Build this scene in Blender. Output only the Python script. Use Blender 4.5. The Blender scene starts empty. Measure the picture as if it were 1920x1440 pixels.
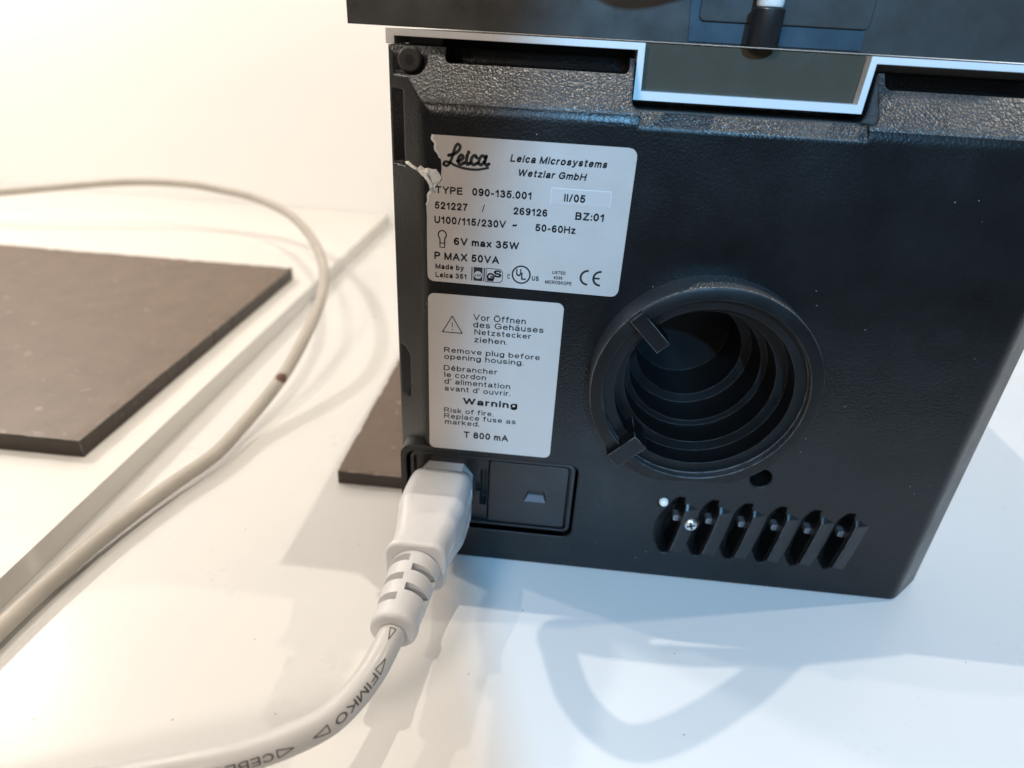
import bpy, bmesh, math, random
from mathutils import Vector, Matrix, noise

random.seed(7)
sc = bpy.context.scene
col = sc.collection
S = 0.001                      # everything below is written in millimetres

# ------------------------------------------------------------------ camera
RIGHT = Vector((0.9945554, 0.0907325, 0.0512550)); DOWN = Vector((0.0884117, -0.4743154, -0.8759043)); FWD = Vector((-0.0551619, 0.8756669, -0.4797548))
CAM = Vector((46.8907344, -178.6952738, 173.0779089))
cam_data = bpy.data.cameras.new('camera')
cam = bpy.data.objects.new('camera', cam_data)
col.objects.link(cam)
rot = Matrix((RIGHT, -DOWN, -FWD)).transposed()
cam.matrix_world = Matrix.Translation(CAM * S) @ rot.to_4x4()
cam_data.sensor_width = 36.0
cam_data.lens = 36.0 * 1210.0 / 1920.0
cam_data.clip_start = 0.005
cam_data.clip_end = 20.0
cam_data.dof.use_dof = True
cam_data.dof.focus_distance = 0.186
cam_data.dof.aperture_fstop = 9.0
sc.camera = cam

# ------------------------------------------------------------------ light
world = bpy.data.worlds.new('World'); sc.world = world
world.use_nodes = True
bg = world.node_tree.nodes['Background']
bg.inputs['Color'].default_value = (1.0, 0.93, 0.84, 1)
bg.inputs['Strength'].default_value = 0.085

def lamp(name, kind, loc, power, color, radius, target=None, cone=None, blend=0.1):
    d = bpy.data.lights.new(name, kind)
    d.energy = power; d.color = color; d.shadow_soft_size = radius * S
    o = bpy.data.objects.new(name, d); col.objects.link(o)
    o.location = Vector(loc) * S
    if target is not None:
        o.rotation_euler = (Vector(target) - Vector(loc)).to_track_quat('-Z', 'Y').to_euler()
    if cone:
        d.spot_size = math.radians(cone); d.spot_blend = blend
    return o

WARM = (1.0, 0.90, 0.77)
lamp('ceiling_spot_left', 'POINT', (-240, 85, 535), 1.9, WARM, 4)
lamp('ceiling_spot_right', 'POINT', (470, 70, 540), 3.2, WARM, 4)
LAMP_ABOVE = (40, 82, 700)
lamp('ceiling_spot_above', 'POINT', LAMP_ABOVE, 5.5, WARM, 2.5)
lamp('ceiling_spot_back', 'POINT', (-560, 260, 480), 6.6, (1.0, 0.925, 0.84), 22)
lamp('front_fill', 'POINT', (-230, -650, 470), 8.8, (1.0, 0.85, 0.73), 70)  # added fill without a real source, brightens labels, slab and rim
lamp('cold_spot', 'SPOT', (190, -900, 620), 51.0, (0.215, 0.55, 0.93), 12,
     target=(387, -10, 95), cone=40.0, blend=0.03)

vs = sc.view_settings
vs.view_transform = 'Standard'; vs.look = 'None'; vs.exposure = 0.12; vs.gamma = 1.0
vs.use_curve_mapping = False
sc.cycles.use_denoising = True
sc.cycles.max_bounces = 8

# ------------------------------------------------------------------ materials
def new_mat(name):
    m = bpy.data.materials.new(name); m.use_nodes = True
    nt = m.node_tree
    return m, nt, nt.nodes['Principled BSDF']

def node(nt, kind, **kw):
    n = nt.nodes.new(kind)
    for k, v in kw.items():
        if k in n.inputs: n.inputs[k].default_value = v
        else: setattr(n, k, v)
    return n

def coords(nt):
    return node(nt, 'ShaderNodeTexCoord').outputs['Object']

def wear(nt, b, bevel_out, amount=0.16, lo=0.03, hi=0.16):
    """moulded edges rubbed pale: where the rounded normal leaves the face normal"""
    L = nt.links
    g = node(nt, 'ShaderNodeNewGeometry')
    d = node(nt, 'ShaderNodeVectorMath', operation='DOT_PRODUCT')
    L.new(bevel_out, d.inputs[0]); L.new(g.outputs['Normal'], d.inputs[1])
    mr = node(nt, 'ShaderNodeMapRange')
    mr.inputs['From Min'].default_value = 1.0 - lo; mr.inputs['From Max'].default_value = 1.0 - hi
    L.new(d.outputs['Value'], mr.inputs['Value'])
    n = node(nt, 'ShaderNodeTexNoise', Scale=260.0, Detail=4.0)
    L.new(coords(nt), n.inputs['Vector'])
    r = node(nt, 'ShaderNodeMapRange'); r.inputs['From Min'].default_value = 0.35; r.inputs['From Max'].default_value = 0.6
    L.new(n.outputs['Fac'], r.inputs['Value'])
    m = node(nt, 'ShaderNodeMath', operation='MULTIPLY'); L.new(mr.outputs['Result'], m.inputs[0]); L.new(r.outputs['Result'], m.inputs[1])
    mx = node(nt, 'ShaderNodeMix', data_type='RGBA')
    L.new(m.outputs[0], mx.inputs['Factor'])
    src = b.inputs['Base Color']
    if src.is_linked: L.new(src.links[0].from_socket, mx.inputs['A'])
    else: mx.inputs['A'].default_value = src.default_value
    mx.inputs['B'].default_value = (amount, amount, amount * 0.97, 1)
    L.new(mx.outputs['Result'], src)

def plain(name, color, rough=0.5, metal=0.0, spec=0.5, vary=0.0, vscale=300.0, bump=0.0, bscale=2000.0,
          edge=0.0, rvary=0.0, coat=0.0, sss=0.0, worn=0.0):
    m, nt, b = new_mat(name)
    b.inputs['Base Color'].default_value = (*color, 1)
    b.inputs['Roughness'].default_value = rough
    b.inputs['Metallic'].default_value = metal
    b.inputs['Specular IOR Level'].default_value = spec
    b.inputs['Coat Weight'].default_value = coat
    if sss:
        b.inputs['Subsurface Weight'].default_value = sss
        b.inputs['Subsurface Scale'].default_value = 0.002
        b.inputs['Subsurface Radius'].default_value = (1.0, 0.7, 0.5)
    co = coords(nt)
    L = nt.links
    if vary:
        n = node(nt, 'ShaderNodeTexNoise', Scale=vscale, Detail=5.0)
        L.new(co, n.inputs['Vector'])
        mx = node(nt, 'ShaderNodeMix', data_type='RGBA')
        mx.inputs['A'].default_value = (*[c * (1 - vary) for c in color], 1)
        mx.inputs['B'].default_value = (*[min(1, c * (1 + vary)) for c in color], 1)
        L.new(n.outputs['Fac'], mx.inputs['Factor'])
        L.new(mx.outputs['Result'], b.inputs['Base Color'])
    if rvary:
        n = node(nt, 'ShaderNodeTexNoise', Scale=120.0, Detail=6.0, Roughness=0.65)
        L.new(co, n.inputs['Vector'])
        mr = node(nt, 'ShaderNodeMapRange')
        mr.inputs['From Min'].default_value = 0.3; mr.inputs['From Max'].default_value = 0.7
        mr.inputs['To Min'].default_value = max(0.02, rough - rvary); mr.inputs['To Max'].default_value = rough + rvary
        L.new(n.outputs['Fac'], mr.inputs['Value'])
        L.new(mr.outputs['Result'], b.inputs['Roughness'])
    nrm = None
    if edge:
        bv = node(nt, 'ShaderNodeBevel', samples=4)
        bv.inputs['Radius'].default_value = edge * S
        nrm = bv.outputs['Normal']
        if worn: wear(nt, b, nrm, worn)
    if bump:
        n = node(nt, 'ShaderNodeTexNoise', Scale=bscale, Detail=3.0)
        L.new(co, n.inputs['Vector'])
        bp = node(nt, 'ShaderNodeBump')
        bp.inputs['Strength'].default_value = bump; bp.inputs['Distance'].default_value = 0.0003
        L.new(n.outputs['Fac'], bp.inputs['Height'])
        if nrm: L.new(nrm, bp.inputs['Normal'])
        nrm = bp.outputs['Normal']
    if nrm: L.new(nrm, b.inputs['Normal'])
    return m

def grained_plastic(name='black_grained_plastic', rough=0.31, strength=0.30, scale=1400.0, spec=0.36, base=1.0, worn=0.0):
    """leather-grained moulded black plastic"""
    m, nt, b = new_mat(name); L = nt.links
    co = coords(nt)
    b.inputs['Roughness'].default_value = rough
    b.inputs['Specular IOR Level'].default_value = spec
    ns = node(nt, 'ShaderNodeTexNoise', Scale=38.0, Detail=7.0, Roughness=0.62); L.new(co, ns.inputs['Vector'])
    rs = node(nt, 'ShaderNodeMapRange')
    rs.inputs['From Min'].default_value = 0.35; rs.inputs['From Max'].default_value = 0.68
    rs.inputs['To Min'].default_value = rough - 0.04; rs.inputs['To Max'].default_value = rough + 0.10
    L.new(ns.outputs['Fac'], rs.inputs['Value']); L.new(rs.outputs['Result'], b.inputs['Roughness'])
    n0 = node(nt, 'ShaderNodeTexNoise', Scale=60.0, Detail=6.0)
    L.new(co, n0.inputs['Vector'])
    cr = node(nt, 'ShaderNodeValToRGB')
    cr.color_ramp.elements[0].position = 0.35; cr.color_ramp.elements[0].color = (0.0045 * base, 0.005 * base, 0.0055 * base, 1)
    cr.color_ramp.elements[1].position = 0.7; cr.color_ramp.elements[1].color = (0.008 * base, 0.0085 * base, 0.009 * base, 1)
    L.new(n0.outputs['Fac'], cr.inputs['Fac'])
    # scattered dust specks
    v = node(nt, 'ShaderNodeTexVoronoi', Scale=230.0)
    L.new(co, v.inputs['Vector'])
    lt = node(nt, 'ShaderNodeMath', operation='LESS_THAN'); lt.inputs[1].default_value = 0.035
    L.new(v.outputs['Distance'], lt.inputs[0])
    n1 = node(nt, 'ShaderNodeTexNoise', Scale=35.0, Detail=3.0)
    L.new(co, n1.inputs['Vector'])
    gt = node(nt, 'ShaderNodeMath', operation='GREATER_THAN'); gt.inputs[1].default_value = 0.55
    L.new(n1.outputs['Fac'], gt.inputs[0])
    mu = node(nt, 'ShaderNodeMath', operation='MULTIPLY')
    L.new(lt.outputs[0], mu.inputs[0]); L.new(gt.outputs[0], mu.inputs[1])
    mx = node(nt, 'ShaderNodeMix', data_type='RGBA')
    L.new(mu.outputs[0], mx.inputs['Factor']); L.new(cr.outputs['Color'], mx.inputs['A'])
    mx.inputs['B'].default_value = (0.30, 0.30, 0.30, 1)
    L.new(mx.outputs['Result'], b.inputs['Base Color'])
    bv = node(nt, 'ShaderNodeBevel', samples=4); bv.inputs['Radius'].default_value = 1.3 * S
    if worn: wear(nt, b, bv.outputs['Normal'], worn)
    g = node(nt, 'ShaderNodeTexVoronoi', Scale=scale, feature='SMOOTH_F1')
    g.inputs['Smoothness'].default_value = 0.6
    wn = node(nt, 'ShaderNodeTexNoise', Scale=900.0, Detail=2.0)
    L.new(co, wn.inputs['Vector'])
    ad = node(nt, 'ShaderNodeMix', data_type='VECTOR'); ad.inputs['Factor'].default_value = 0.0008
    L.new(co, ad.inputs['A']); L.new(wn.outputs['Color'], ad.inputs['B'])
    L.new(ad.outputs['Result'], g.inputs['Vector'])
    bp = node(nt, 'ShaderNodeBump'); bp.inputs['Strength'].default_value = strength
    bp.inputs['Distance'].default_value = 0.00022
    bp.invert = True
    L.new(g.outputs['Distance'], bp.inputs['Height']); L.new(bv.outputs['Normal'], bp.inputs['Normal'])
    L.new(bp.outputs['Normal'], b.inputs['Normal'])
    return m

def table_mat():
    m, nt, b = new_mat('white_table'); L = nt.links
    co = coords(nt)
    n = node(nt, 'ShaderNodeTexNoise', Scale=9.0, Detail=5.0); L.new(co, n.inputs['Vector'])
    cr = node(nt, 'ShaderNodeValToRGB')
    cr.color_ramp.elements[0].position = 0.25; cr.color_ramp.elements[0].color = (0.69, 0.685, 0.67, 1)
    cr.color_ramp.elements[1].position = 0.75; cr.color_ramp.elements[1].color = (0.73, 0.72, 0.70, 1)
    L.new(n.outputs['Fac'], cr.inputs['Fac'])
    v = node(nt, 'ShaderNodeTexVoronoi', Scale=330.0); L.new(co, v.inputs['Vector'])
    lt = node(nt, 'ShaderNodeMath', operation='LESS_THAN'); lt.inputs[1].default_value = 0.05
    L.new(v.outputs['Distance'], lt.inputs[0])
    n2 = node(nt, 'ShaderNodeTexNoise', Scale=40.0, Detail=4.0); L.new(co, n2.inputs['Vector'])
    gt = node(nt, 'ShaderNodeMath', operation='GREATER_THAN'); gt.inputs[1].default_value = 0.56
    L.new(n2.outputs['Fac'], gt.inputs[0])
    mu = node(nt, 'ShaderNodeMath', operation='MULTIPLY')
    L.new(lt.outputs[0], mu.inputs[0]); L.new(gt.outputs[0], mu.inputs[1])
    mx = node(nt, 'ShaderNodeMix', data_type='RGBA')
    L.new(mu.outputs[0], mx.inputs['Factor']); L.new(cr.outputs['Color'], mx.inputs['A'])
    mx.inputs['B'].default_value = (0.93, 0.93, 0.90, 1)
    L.new(mx.outputs['Result'], b.inputs['Base Color'])
    w = node(nt, 'ShaderNodeTexVoronoi', Scale=95.0); L.new(co, w.inputs['Vector'])
    lt2 = node(nt, 'ShaderNodeMath', operation='LESS_THAN'); lt2.inputs[1].default_value = 0.035
    L.new(w.outputs['Distance'], lt2.inputs[0])
    mx2 = node(nt, 'ShaderNodeMix', data_type='RGBA')
    L.new(lt2.outputs[0], mx2.inputs['Factor']); L.new(mx.outputs['Result'], mx2.inputs['A'])
    mx2.inputs['B'].default_value = (0.50, 0.47, 0.42, 1)
    L.new(mx2.outputs['Result'], b.inputs['Base Color'])
    nr = node(nt, 'ShaderNodeTexNoise', Scale=22.0, Detail=8.0, Roughness=0.7); L.new(co, nr.inputs['Vector'])
    mr = node(nt, 'ShaderNodeMapRange')
    mr.inputs['From Min'].default_value = 0.35; mr.inputs['From Max'].default_value = 0.65
    mr.inputs['To Min'].default_value = 0.27; mr.inputs['To Max'].default_value = 0.31
    L.new(nr.outputs['Fac'], mr.inputs['Value']); L.new(mr.outputs['Result'], b.inputs['Roughness'])
    b.inputs['Specular IOR Level'].default_value = 0.38
    n3 = node(nt, 'ShaderNodeTexNoise', Scale=700.0, Detail=3.0); L.new(co, n3.inputs['Vector'])
    bp = node(nt, 'ShaderNodeBump'); bp.inputs['Strength'].default_value = 0.08; bp.inputs['Distance'].default_value = 0.0003
    L.new(n3.outputs['Fac'], bp.inputs['Height']); L.new(bp.outputs['Normal'], b.inputs['Normal'])
    return m

def stone_mat(name='dark_stone', k=1.0):
    m, nt, b = new_mat(name); L = nt.links
    co = coords(nt)
    n = node(nt, 'ShaderNodeTexNoise', Scale=60.0, Detail=9.0, Roughness=0.7); L.new(co, n.inputs['Vector'])
    cr = node(nt, 'ShaderNodeValToRGB')
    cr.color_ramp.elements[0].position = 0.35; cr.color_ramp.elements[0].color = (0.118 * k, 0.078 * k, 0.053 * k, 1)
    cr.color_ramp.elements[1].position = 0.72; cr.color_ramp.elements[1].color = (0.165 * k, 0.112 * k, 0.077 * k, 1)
    L.new(n.outputs['Fac'], cr.inputs['Fac'])
    v = node(nt, 'ShaderNodeTexNoise', Scale=170.0, Detail=3.0); L.new(co, v.inputs['Vector'])
    cs = node(nt, 'ShaderNodeValToRGB')
    cs.color_ramp.elements[0].position = 0.66; cs.color_ramp.elements[0].color = (0, 0, 0, 1)
    cs.color_ramp.elements[1].position = 0.74; cs.color_ramp.elements[1].color = (1, 1, 1, 1)
    L.new(v.outputs['Fac'], cs.inputs['Fac'])
    mx = node(nt, 'ShaderNodeMix', data_type='RGBA')
    L.new(cs.outputs['Color'], mx.inputs['Factor']); L.new(cr.outputs['Color'], mx.inputs['A'])
    mx.inputs['B'].default_value = (0.27 * k, 0.22 * k, 0.175 * k, 1)
    L.new(mx.outputs['Result'], b.inputs['Base Color'])
    b.inputs['Roughness'].default_value = 0.38
    bv = node(nt, 'ShaderNodeBevel', samples=4); bv.inputs['Radius'].default_value = 0.7 * S
    wear(nt, b, bv.outputs['Normal'], 0.42, 0.04, 0.2)
    n3 = node(nt, 'ShaderNodeTexNoise', Scale=400.0, Detail=4.0); L.new(co, n3.inputs['Vector'])
    bp = node(nt, 'ShaderNodeBump'); bp.inputs['Strength'].default_value = 0.25; bp.inputs['Distance'].default_value = 0.0004
    L.new(n3.outputs['Fac'], bp.inputs['Height']); L.new(bv.outputs['Normal'], bp.inputs['Normal'])
    L.new(bp.outputs['Normal'], b.inputs['Normal'])
    return m

M = dict(
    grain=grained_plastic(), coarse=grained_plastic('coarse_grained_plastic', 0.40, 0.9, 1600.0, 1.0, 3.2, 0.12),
    lit_grain=grained_plastic('lit_grained_plastic', 0.42, 1.4, 1150.0, 0.8, 5.0, 0.22), table=table_mat(), stone=stone_mat(), stone_shaded_side=stone_mat('dark_stone_shaded_side', 0.22),  # lit ring plastic and shaded slab sides, put into the base colours
    wall=plain('painted_wall', (0.93, 0.92, 0.905), 0.75, vary=0.03, vscale=4.0, bump=0.1, bscale=300.0),
    platform=plain('white_platform', (0.76, 0.74, 0.70), 0.45, vary=0.03, vscale=15.0, edge=0.6),
    black=plain('smooth_black_plastic', (0.012, 0.012, 0.013), 0.36, edge=0.4, bump=0.05, bscale=3000.0, rvary=0.08),
    bore=plain('bore_plastic', (0.003, 0.0035, 0.0038), 0.46, worn=0.07, spec=0.32, edge=0.35, bump=0.10, bscale=1800.0, rvary=0.08),
    keyplastic=plain('scuffed_black_plastic', (0.005, 0.0055, 0.006), 0.40, worn=0.30, edge=0.45, spec=0.3, bump=0.12, bscale=1500.0, rvary=0.05),
    finplastic=plain('rubbed_black_plastic', (0.010, 0.0105, 0.012), 0.36, worn=0.10, edge=0.7, bump=0.10, bscale=1500.0, rvary=0.06),
    hollow=plain('black_cavity', (0.004, 0.004, 0.004), 0.7),
    slab=plain('black_anodised_slab', (0.042, 0.042, 0.040), 0.34, edge=0.5, bump=0.03, bscale=4000.0, rvary=0.08),
    grey=plain('grey_casting_paint', (0.74, 0.74, 0.73), 0.45, edge=0.3, vary=0.06, vscale=200.0, bump=0.1, bscale=1500.0),
    recess=plain('dark_olive_panel', (0.07, 0.064, 0.048), 0.22, bump=0.02, rvary=0.08),
    bluereflection=plain('blue_grey_reflection', (0.035, 0.062, 0.085), 0.3, rvary=0.1),
    label=plain('silver_label', (0.53, 0.49, 0.455), 0.40, metal=0.15, vary=0.04, vscale=60.0, bump=0.04, bscale=900.0, rvary=0.07),
    patch=plain('clear_label_patch', (0.54, 0.51, 0.485), 0.36, metal=0.1, vary=0.03, vscale=90.0),
    paper=plain('torn_paper', (0.74, 0.72, 0.68), 0.75, bump=0.4, bscale=900.0),
    ink=plain('black_ink', (0.010, 0.010, 0.012), 0.55),
    greyink=plain('faded_ink', (0.085, 0.085, 0.09), 0.6, vary=0.5, vscale=900.0),
    plug=plain('ivory_plug_plastic', (0.64, 0.642, 0.65), 0.40, vary=0.07, vscale=160.0, bump=0.12, bscale=420.0, sss=0.12, rvary=0.08),
    collar=plain('white_plug_face', (0.70, 0.70, 0.70), 0.35, edge=0.4),
    cable=plain('ivory_cable_sheath', (0.565, 0.56, 0.55), 0.38, vary=0.05, vscale=150.0, bump=0.06, bscale=700.0, rvary=0.08),
    oldcable=plain('aged_grey_cable', (0.46, 0.425, 0.375), 0.45, vary=0.18, vscale=70.0),
    stain=plain('brown_stain', (0.13, 0.055, 0.035), 0.6),
    steel=plain('zinc_steel', (0.62, 0.61, 0.58), 0.30, metal=1.0, bump=0.1, bscale=2500.0),
    barmetal=plain('dull_metal_bar', (0.30, 0.31, 0.33), 0.35, metal=0.8, bump=0.5, bscale=1600.0),
    darksteel=plain('blackened_steel', (0.030, 0.030, 0.028), 0.42, metal=0.3, edge=0.25),
    notch_glint=plain('grey_glint', (0.16, 0.17, 0.19), 0.3),
    cap=plain('white_cap_reflection', (0.78, 0.76, 0.72), 0.4),
)

# ------------------------------------------------------------------ mesh helpers
def add(name, verts, faces, mat, parent=None, smooth=False, fix=True):
    me = bpy.data.meshes.new(name)
    me.from_pydata([Vector(v) * S for v in verts], [], faces)
    if fix:
        bm = bmesh.new(); bm.from_mesh(me)
        bmesh.ops.recalc_face_normals(bm, faces=bm.faces)
        bm.to_mesh(me); bm.free()
    if smooth:
        for p in me.polygons: p.use_smooth = True
    me.materials.append(M[mat] if isinstance(mat, str) else mat)
    o = bpy.data.objects.new(name, me); col.objects.link(o)
    if parent: o.parent = parent
    return o

def empty(name, label=None, cat=None, group=None):
    o = bpy.data.objects.new(name, None); col.objects.link(o)
    o.empty_display_size = 0.01
    tag(o, label, cat, group)
    return o

def tag(o, label=None, cat=None, group=None, kind=None):
    if label: o['label'] = label
    if cat: o['category'] = cat
    if group: o['group'] = group
    if kind: o['kind'] = kind
    return o

def smooth_by_angle(o, deg=35):
    me = o.data
    for p in me.polygons: p.use_smooth = True
    bm = bmesh.new(); bm.from_mesh(me)
    for e in bm.edges:
        if len(e.link_faces) == 2 and e.calc_face_angle(0) > math.radians(deg): e.smooth = False
    bm.to_mesh(me); bm.free()

def rrect(x0, x1, z0, z1, r, n=6, corners=(1, 1, 1, 1)):
    """rounded rectangle, counter-clockwise from lower right; corners lr, ur, ul, ll"""
    out = []
    for k, (cx, cz, a0) in enumerate(((x1 - r, z0 + r, -90), (x1 - r, z1 - r, 0), (x0 + r, z1 - r, 90), (x0 + r, z0 + r, 180))):
        if not corners[k]:
            out.append(((x1, z0), (x1, z1), (x0, z1), (x0, z0))[k]); continue
        for i in range(n + 1):
            a = math.radians(a0 + 90 * i / n)
            out.append((cx + r * math.cos(a), cz + r * math.sin(a)))
    return out

def prism(poly, y0, y1):
    n = len(poly)
    v = [(x, y0, z) for x, z in poly] + [(x, y1, z) for x, z in poly]
    f = [list(range(n)), list(range(2 * n - 1, n - 1, -1))]
    f += [[i, (i + 1) % n, n + (i + 1) % n, n + i] for i in range(n)]
    return v, f

def frame(outer, inner, y0, y1):
    n = len(outer)
    v = [(x, y0, z) for x, z in outer] + [(x, y0, z) for x, z in inner] + [(x, y1, z) for x, z in outer] + [(x, y1, z) for x, z in inner]
    f = []
    for i in range(n):
        j = (i + 1) % n
        f += [[i, j, n + j, n + i], [2 * n + i, 3 * n + i, 3 * n + j, 2 * n + j], [i, 2 * n + i, 2 * n + j, j], [n + i, n + j, 3 * n + j, 3 * n + i]]
    return v, f

def box(x0, x1, y0, y1, z0, z1):
    return prism([(x0, z0), (x1, z0), (x1, z1), (x0, z1)], y0, y1)

def lathe_y(profile, cx, cz, n=96, flat=None):
    """profile of (r, y) turned about an axis along y; open profile. flat = lowest z allowed"""
    v, f = [], []
    for r, y in profile:
        for i in range(n):
            a = 2 * math.pi * i / n
            x, z = cx + r * math.cos(a), cz + r * math.sin(a)
            if flat is not None and z < flat: z = flat
            v.append((x, y, z))
    for k in range(len(profile) - 1):
        for i in range(n):
            j = (i + 1) % n
            f.append([k * n + i, k * n + j, (k + 1) * n + j, (k + 1) * n + i])
    return v, f

def merge(*parts):
    V, F = [], []
    for v, f in parts:
        o = len(V); V += list(v); F += [[i + o for i in q] for q in f]
    return V, F

def cut(o, cutters):
    """carve the given (verts, faces) solids out of an object, for good"""
    for c in cutters:
        t = add('cutter', c[0], c[1], 'hollow')
        m = o.modifiers.new('cut', 'BOOLEAN'); m.operation = 'DIFFERENCE'; m.object = t; m.solver = 'EXACT'
        bpy.context.view_layer.update()
        dg = bpy.context.evaluated_depsgraph_get()
        me = bpy.data.meshes.new_from_object(o.evaluated_get(dg))
        o.modifiers.clear()
        old = o.data; o.data = me; bpy.data.meshes.remove(old)
        tm = t.data; bpy.data.objects.remove(t); bpy.data.meshes.remove(tm)
    while len(o.data.materials) > 1: o.data.materials.pop()
    for p in o.data.polygons: p.material_index = 0
    return o

def spline(pts, per=12, closed=False):
    """Catmull-Rom through points of any dimension"""
    out = []
    n = len(pts)
    for i in range(n - 1):
        p = [Vector(pts[max(i - 1, 0)]), Vector(pts[i]), Vector(pts[i + 1]), Vector(pts[min(i + 2, n - 1)])]
        for k in range(per):
            t = k / per
            out.append(0.5 * ((2 * p[1]) + (p[2] - p[0]) * t + (2 * p[0] - 5 * p[1] + 4 * p[2] - p[3]) * t * t + (3 * p[1] - p[0] - 3 * p[2] + p[3]) * t ** 3))
    out.append(Vector(pts[-1]))
    return out

def tube(path, r, n=24, caps=True):
    v, f = [], []
    T0 = (path[1] - path[0]).normalized()
    N = T0.orthogonal().normalized()
    for i, p in enumerate(path):
        T = (path[min(i + 1, len(path) - 1)] - path[max(i - 1, 0)]).normalized()
        N = (N - T * N.dot(T)).normalized(); B = T.cross(N)
        rr = r(i / (len(path) - 1)) if callable(r) else r
        for k in range(n):
            a = 2 * math.pi * k / n
            v.append(p + (N * math.cos(a) + B * math.sin(a)) * rr)
    for i in range(len(path) - 1):
        for k in range(n):
            j = (k + 1) % n
            f.append([i * n + k, i * n + j, (i + 1) * n + j, (i + 1) * n + k])
    if caps: f += [list(range(n)), list(range(len(v) - n, len(v)))]
    return v, f

def E(cx, cy, rx, ry, a0, a1, n=12):
    return [(cx + rx * math.cos(math.radians(a0 + (a1 - a0) * i / n)), cy + ry * math.sin(math.radians(a0 + (a1 - a0) * i / n))) for i in range(n + 1)]
XH = 0.70
def _o(w=0.54, h=XH): return E(w / 2, h / 2, w / 2, h / 2, 90, 450, 20)
def _n(w=0.46, x=0.0): return [[(x, 0), (x, XH)], [(x, 0.40)] + E(x + w / 2, 0.44, w / 2, 0.26, 165, 0) + [(x + w, 0)]]
_bowl = lambda x: E(x + 0.26, XH / 2, 0.26, XH / 2, 90, 450, 20)
_e = [[(0.02, 0.36), (0.52, 0.36)] + E(0.27, 0.36, 0.25, 0.34, 0, 180) + E(0.28, 0.30, 0.26, 0.30, 170, 320)]
_a = [E(0.25, 0.50, 0.21, 0.20, 160, 0) + [(0.46, 0.12), (0.50, 0.0)], [(0.46, 0.36), (0.22, 0.33)] + E(0.17, 0.165, 0.17, 0.165, 90, 270) + [(0.32, 0.02), (0.46, 0.15)]]
_u = [[(0, XH), (0, 0.24)] + E(0.23, 0.25, 0.23, 0.25, 180, 350) + [(0.46, 0.28)], [(0.46, XH), (0.46, 0)]]
_O = [E(0.40, 0.5, 0.40, 0.5, 90, 450, 28)]
_0 = [E(0.27, 0.5, 0.27, 0.5, 90, 450, 24)]
_S = E(0.31, 0.74, 0.28, 0.26, 25, 270) + E(0.32, 0.25, 0.30, 0.25, 90, -160)
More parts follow.
